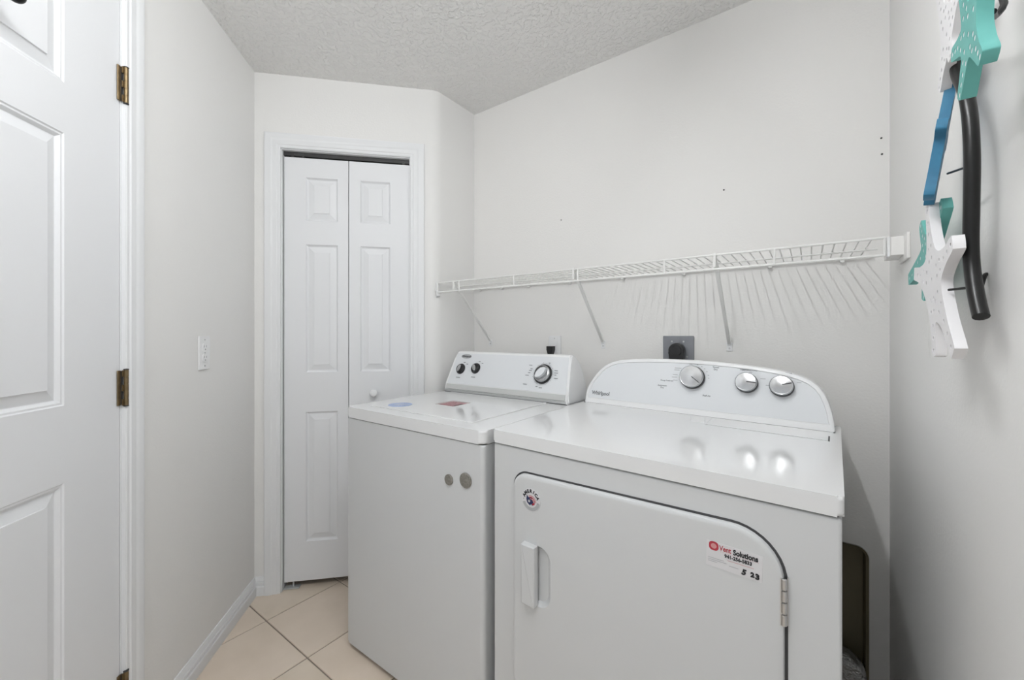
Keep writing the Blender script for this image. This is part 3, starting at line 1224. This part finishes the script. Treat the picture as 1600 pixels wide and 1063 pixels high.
# printing on the console
bm = nb()
text_bm(bm, 'Whirlpool', .0205, CF(.0725, .9845), bold=.0006, sx=.86)
text_bm(bm, 'Timed\nDry', .0075, CF(.4700, 1.1030), bold=.0002)
text_bm(bm, 'Automatic\nDry', .0075, CF(.3030, 1.0300), bold=.0002)
text_bm(bm, 'Energy Preferred', .0062, CF(.3170, 1.0520), bold=.0002)
text_bm(bm, 'Fluff Air', .0075, CF(.4480, 1.0120), bold=.0002)
text_bm(bm, 'TEMPERATURE', .0072, CF(.5640, 1.1030), bold=.0002)
text_bm(bm, 'CYCLE SIGNAL', .0072, CF(.6530, 1.0990), bold=.0002)
dlink('lettering', bm, 'ink', con, smooth=False)
bm = nb()
m = CF(.4007, 1.0680, .0008)
random.seed(3)
for a_, l_ in ((75, .004), (100, .010), (58, .004), (44, .004), (30, .004), (14, .005), (2, .004), (-14, .004), (-60, .006), (-76, .004), (-92, .004), (-108, .008), (140, .022), (150, .018), (172, .016), (183, .018), (196, .014), (207, .018)):
    x_, z_ = .050 * math.cos(R(a_)), .048 * math.sin(R(a_))
    if abs(a_) > 135:
        bar(bm, m, x_ - l_, x_, z_ - .0011, z_ + .0011, 0)
    else:
        bar(bm, m, x_ - l_ / 2, x_ + l_ / 2, z_ - .0011, z_ + .0011, 0)
bar(bm, m, .052, .086, -.0110, -.0102, 0)
for (x_, z_, w_) in ((.6030, 1.0790, .014), (.6180, 1.0600, .014), (.5700, 1.0965, .008), (.6560, 1.0930, .009), (.6930, 1.0745, .011)):
    bar(bm, CF(x_, z_, .0008), -w_ / 2, w_ / 2, -.001, .001, 0)
dlink('printing', bm, 'ink_light', con, smooth=False)
# swoosh ring through the wordmark
bm = nb()
m = CF(.0765, .9845, .0013)
for t in range(0, 300, 12):
    a_, b_ = R(t + 60), R(t + 72)
    q = [m @ Vector((.0125 * rr * math.cos(tt + .5) , .0085 * rr * math.sin(tt), 0)) for tt, rr in ((a_, 1), (b_, 1), (b_, .90), (a_, .90))]
    bm.faces.new([bm.verts.new(p) for p in q])
dlink('lettering', bm, 'ink', con, smooth=False)

# stickers on the dryer door
YD = -.0088


def DF(x, z, lift=.0006):
    return basis((x, YD - lift, z), (1, 0, 0), (0, 0, 1))


bm = nb()
lathe(bm, [(.0300, 0), (.0300, .0010), (.0292, .0013), (0, .0013)], 40, DF(.1440, .7810, 0))
rs = dlink('round_sticker', bm, 'label', ddoor, 'round patriotic sticker with letters around its rim')
bm = nb()
m = DF(.1440, .7810, .0015)
for t in range(200, 345, 6):
    a_, b_ = R(t), R(t + 6)
    q = [m @ Vector((rr * math.cos(tt), rr * math.sin(tt), 0)) for tt, rr in ((a_, .0195), (b_, .0195), (b_, .0285), (a_, .0285))]
    bm.faces.new([bm.verts.new(p) for p in q])
dlink('sticker_print', bm, 'ink_light', ddoor, smooth=False)
bm = nb()
for k_, ch in enumerate('AMERICA'):
    a_ = R(158 - k_ * 22.5)
    mm = m @ Matrix.Rotation(a_ - R(90), 4, 'Z') @ Matrix.Translation((0, .0232, .0002))
    text_bm(bm, ch, .0118, mm, bold=.0006)
for a_ in (182, 350):
    mm = m @ Matrix.Rotation(R(a_), 4, 'Z')
    bar(bm, mm, .0225, .0245, -.001, .001, .0003)
dlink('lettering', bm, 'ink_black', ddoor, smooth=False)


def blob(mat_, pts, name, col, lift):
    bm_ = nb()
    bm_.faces.new([bm_.verts.new(mat_ @ Vector((p[0], p[1], lift))) for p in pts])
    return dlink(name, bm_, col, ddoor, smooth=False)


blob(m, [(-.013, .012), (-.008, .006), (.002, .009), (.006, .002), (.010, -.010), (.004, -.014), (.001, -.010), (-.003, -.015), (-.012, -.009), (-.015, .000)], 'sticker_print', 'navy', .0002)
for k_, (r0, col) in enumerate(((.0165, 'pink'), (.0125, 'red'), (.0085, 'pink'))):
    p_ = [((r0) * math.cos(R(t)) + .001, (r0) * math.sin(R(t)) - .004) for t in range(0, 125, 12)] + [((r0 - .0024) * math.cos(R(t)) + .001, (r0 - .0024) * math.sin(R(t)) - .004) for t in range(120, -1, -12)]
    blob(m, p_, 'sticker_print', col, .0003 + k_ * .00005)
blob(m, [(-.0055 + (.0052 if q % 2 == 0 else .0022) * math.cos(R(90 + 36 * q)), -.0035 + (.0052 if q % 2 == 0 else .0022) * math.sin(R(90 + 36 * q))) for q in range(10)], 'sticker_print', 'label', .0005)
blob(m, [(.004, -.008), (.013, -.004), (.012, -.010), (.006, -.013)], 'sticker_print', 'red', .0004)

# rectangular service label
lx0, lx1, lz0, lz1 = .5730, .6690, .7615, .8105
sl = -.01
bm = nb()
pts = [(lx0, lz0 + .0015), (lx1, lz0 - .001), (lx1 + .001, lz1 - .001), (lx0 + .001, lz1 + .0015)]
prism(bm, pts, YD - .0008, YD + .0005, 'y')
dlink('service_label', bm, 'label', ddoor, 'rectangular white service label with red logo and phone number', smooth=False)
bm = nb()
m0 = DF(lx0, lz0, .0011)
text_bm(bm, 'Vent', .0140, m0 @ Matrix.Translation((.0240, .0410, 0)), 'LEFT', bold=.0003, sx=.76)
dlink('lettering', bm, 'red', ddoor, smooth=False)
bm = nb()
text_bm(bm, 'Solutions', .0140, m0 @ Matrix.Translation((.0480, .0400, 0)), 'LEFT', bold=.0006, sx=.80)
text_bm(bm, '941-256-5833', .0092, m0 @ Matrix.Translation((.0330, .0285, 0)), 'LEFT', bold=.0004, sx=.90)
text_bm(bm, '5', .0135, m0 @ Matrix.Translation((.0620, .0085, 0)), 'LEFT', bold=.0009, shear=.25)
text_bm(bm, '2', .0115, m0 @ Matrix.Translation((.0775, .0085, 0)), 'LEFT', bold=.0009)
text_bm(bm, '3', .0135, m0 @ Matrix.Translation((.0850, .0075, 0)), 'LEFT', bold=.0009)
dlink('lettering', bm, 'ink_black', ddoor, smooth=False)
bm = nb()
for (x_, z_, w_) in ((.004, .0180, .028), (.004, .0145, .033), (.004, .0112, .016), (.041, .0118, .016)):
    bar(bm, m0, x_, x_ + w_, z_ - .0006, z_ + .0006, 0)
dlink('printing', bm, 'ink_light', ddoor, smooth=False)
bm = nb()
bar(bm, m0, .038, .083, .0208, .0216, 0)
for q in range(16):
    bar(bm, m0, .026 + q * .0042, .0275 + q * .0042, .0338, .0345, 0)
dlink('printing', bm, 'pink', ddoor, smooth=False)
mm = m0 @ Matrix.Translation((.0140, .0420, 0))
blob(mm, [(.0088 * abs(math.cos(R(t))) ** .75 * (1 if math.cos(R(t)) > 0 else -1), .0088 * abs(math.sin(R(t))) ** .75 * (1 if math.sin(R(t)) > 0 else -1)) for t in range(0, 360, 12)], 'sticker_print', 'red', 0)
blob(mm, [(.0052 * math.cos(R(t)), .0052 * math.sin(R(t))) for t in range(0, 360, 20)], 'sticker_print', 'pink', .0002)

# ---------------------------------------------------------------- starfish wall art on the right wall
art = thing('starfish_wall_art', 'wall art of teal, white and blue starfish on a curved black metal tube', 'wall art', (1.716, -.90, 1.40))
AO = Vector((-1.716, .90, -1.40))


def star(xf, th, centre, tips, wt, rv, mat, label, hole=.0028, holes=True, fill=None, post=None):
    cx_, cz_ = centre
    arms = sorted(tips, key=lambda t_: math.atan2(t_[1] - cz_, t_[0] - cx_))
    n_ = len(arms)
    ctrl = []
    C_ = Vector(centre)
    for i_ in range(n_):
        t_ = Vector(arms[i_])
        u_ = (t_ - C_).normalized()
        p_ = Vector((-u_.y, u_.x))
        ln = (t_ - C_).length
        ctrl += [C_ + u_ * ln * .62 - p_ * wt * 1.3, t_ - u_ * wt * .55 - p_ * wt, t_ - u_ * wt * .08 - p_ * wt * .6, t_ - u_ * wt * .08 + p_ * wt * .6, t_ - u_ * wt * .55 + p_ * wt, C_ + u_ * ln * .62 + p_ * wt * 1.3]
        nx = Vector(arms[(i_ + 1) % n_])
        un = (nx - C_).normalized()
        ang0, ang1 = math.atan2(u_.y, u_.x), math.atan2(un.y, un.x)
        if ang1 < ang0:
            ang1 += 2 * math.pi
        am = (ang0 + ang1) / 2
        rr = rv * (1 + max(0., 1.257 - (ang1 - ang0)) / 1.257 * 1.2)
        ctrl.append(C_ + Vector((math.cos(am), math.sin(am))) * rr)
    outl = catmull([tuple(p) for p in ctrl], 4)
    cu = bpy.data.curves.new('star', 'CURVE')
    cu.dimensions = '2D'
    cu.fill_mode = 'BOTH'
    cu.extrude = th / 2

    def add(pts):
        sp_ = cu.splines.new('POLY')
        sp_.points.add(len(pts) - 1)
        for q_, p_ in enumerate(pts):
            sp_.points[q_].co = (p_[0], p_[1], 0, 1)
        sp_.use_cyclic_u = True
    add(outl)
    if holes:
        hs = []
        for i_ in range(n_):
            t_ = Vector(arms[i_])
            dlt = t_ - C_
            u_ = dlt.normalized()
            p_ = Vector((-u_.y, u_.x))
            for f_ in (.92, .76, .60):
                hs.append(C_ + dlt * f_)
            for f_ in (.42, .26):
                hs.append(C_ + dlt * f_ + p_ * wt * .75)
                hs.append(C_ + dlt * f_ - p_ * wt * .75)
        hs.append(C_)
        kept = []
        for h_ in hs:
            if all((h_ - k2).length > hole * 3.0 for k2 in kept):
                kept.append(h_)
        for h_ in kept:
            add([(h_.x + hole * math.cos(R(a2_)), h_.y + hole * math.sin(R(a2_))) for a2_ in range(0, 360, 36)])
    ob = bpy.data.objects.new('star', cu)
    COL.objects.link(ob)
    bpy.context.view_layer.update()
    me = bpy.data.meshes.new_from_object(ob.evaluated_get(bpy.context.evaluated_depsgraph_get()))
    bm_ = nb()
    bm_.from_mesh(me)
    bpy.data.objects.remove(ob)
    bpy.data.curves.remove(cu)
    bpy.data.meshes.remove(me)
    bmesh.ops.remove_doubles(bm_, verts=bm_.verts[:], dist=.00001)
    for v_ in bm_.verts:
        a_, b_, c_ = v_.co
        v_.co = Vector((xf + th / 2 + c_, a_, b_)) + AO
    if post:
        piv = Matrix.Translation(Vector((xf + th / 2, centre[0], centre[1])) + AO)
        bm_.transform(piv @ post @ piv.inverted())
    so = link('starfish', bm_, mat, art, label, angle=40)
    if fill:
        bf = nb()
        for h_ in kept:
            bf.faces.new([bf.verts.new(Vector((xf + .0005, h_.x + hole * 1.02 * math.cos(R(q_)), h_.y + hole * 1.02 * math.sin(R(q_)))) + AO) for q_ in range(0, 360, 36)])
        link('hole_light', bf, fill, so, smooth=False)['kind'] = 'stuff'  # white discs stand in for the lit wall seen through the holes
    return so


star(1.668, .0125, (-.8180, 1.3070), [(-.7849, 1.4312), (-.9330, 1.3457), (-.9360, 1.1947), (-.8317, 1.1854), (-.6839, 1.3316)], .0115, .050, 'star_white', 'white starfish, lowest and in front', .0034)
star(1.655, .0130, (-1.0600, 1.5560), [(-1.1015, 1.5060), (-1.0250, 1.4985), (-.9933, 1.5680), (-1.0300, 1.6300), (-1.1050, 1.6350)], .0085, .027, 'teal', 'bright teal starfish at the top', .0034, fill='star_white')
star(1.680, .0120, (-.7023, 1.3600), [(-.8150, 1.4263), (-.6595, 1.4276), (-.5465, 1.3335), (-.6814, 1.2819), (-.7900, 1.2900)], .0120, .038, 'teal', 'deep teal starfish behind the lowest white one', .0040, fill='star_white')
star(1.676, .0120, (-.8620, 1.6640), [(-.8160, 1.6000), (-.8830, 1.6180), (-.8081, 1.7600), (-.8711, 1.7656), (-.9300, 1.6950)], .0110, .034, 'star_white', 'white starfish partly hidden at the upper left', .0030)
post = Matrix.Rotation(R(8.0), 4, 'Y') @ Matrix.Rotation(R(-10.2), 4, 'Z')
star(1.6725, .0125, (-.8140, 1.5255), [(-.8140, 1.6280), (-.8600, 1.5350), (-.8350, 1.4300), (-.7900, 1.4300), (-.7650, 1.5350)], .0110, .034, 'blue', 'blue starfish seen edge-on between the white ones', .0030, post=post)


def artrod(name, pts, r, n=10, label=None, smoothn=8):
    bm_ = nb()
    pp = catmull(pts, smoothn, False) if len(pts) > 2 else [Vector(p) for p in pts]
    tube(bm_, [Vector(p) + AO for p in pp], r, n)
    return link(name, bm_, 'black_metal', art, label)


artrod('tube', [(1.690, -.845, 1.720), (1.690, -.838, 1.660), (1.690, -.850, 1.610), (1.690, -.885, 1.5650), (1.690, -.9060, 1.5200), (1.690, -.9150, 1.4600), (1.690, -.9131, 1.4000), (1.690, -.9104, 1.3451), (1.690, -.9158, 1.3095), (1.690, -.9315, 1.2737), (1.690, -.9513, 1.2435)], .0082, 14, 'thick curved black tube')
artrod('rod', [(1.6905, -.8908, 1.4553), (1.6815, -.8400, 1.4640)], .0016)
artrod('rod', [(1.6880, -.9000, 1.3550), (1.6780, -.8900, 1.3520)], .0022)
artrod('rod', [(1.6900, -.9200, 1.2840), (1.6740, -.8850, 1.2845)], .0018)
artrod('standoff', [(1.6900, -.9250, 1.2780), (1.7020, -.8950, 1.2830), (1.7120, -.8700, 1.3030), (1.7158, -.8640, 1.3060)], .0026)
artrod('standoff', [(1.6760, -1.0500, 1.5780), (1.6860, -1.0150, 1.5900), (1.6950, -1.0080, 1.6050), (1.6980, -.9850, 1.6400), (1.7158, -.9800, 1.6600)], .0034, smoothn=3)
artrod('rod', [(1.6900, -.8450, 1.6500), (1.6700, -1.0000, 1.6100)], .0028)

# ---------------------------------------------------------------- ceiling strip light (4 ft tube, above the frame)
lt = thing('ceiling_light', 'white ceiling strip light with one bare fluorescent tube', 'light', (1.14, -1.60, H))
bm = nb()
box(bm, -.045, .045, -.62, .62, -.045, 0, .004, 2)
link('housing', bm, 'plastic', lt)
for sy_ in (-1, 1):
    bm = nb()
    box(bm, -.016, .016, sy_ * .600 - .010, sy_ * .600 + .010, -.100, -.040, .003, 2)
    link('tube_holder', bm, 'plastic', lt)
bm = nb()
tube(bm, [(0, -.588, -.085), (0, .588, -.085)], .009, 6)
link('tube', bm, 'tube_glass', lt)
for o_ in bpy.data.objects:
    if o_.name.split('.')[0] in ('printing', 'lettering', 'slots'):
        o_['kind'] = 'stuff'
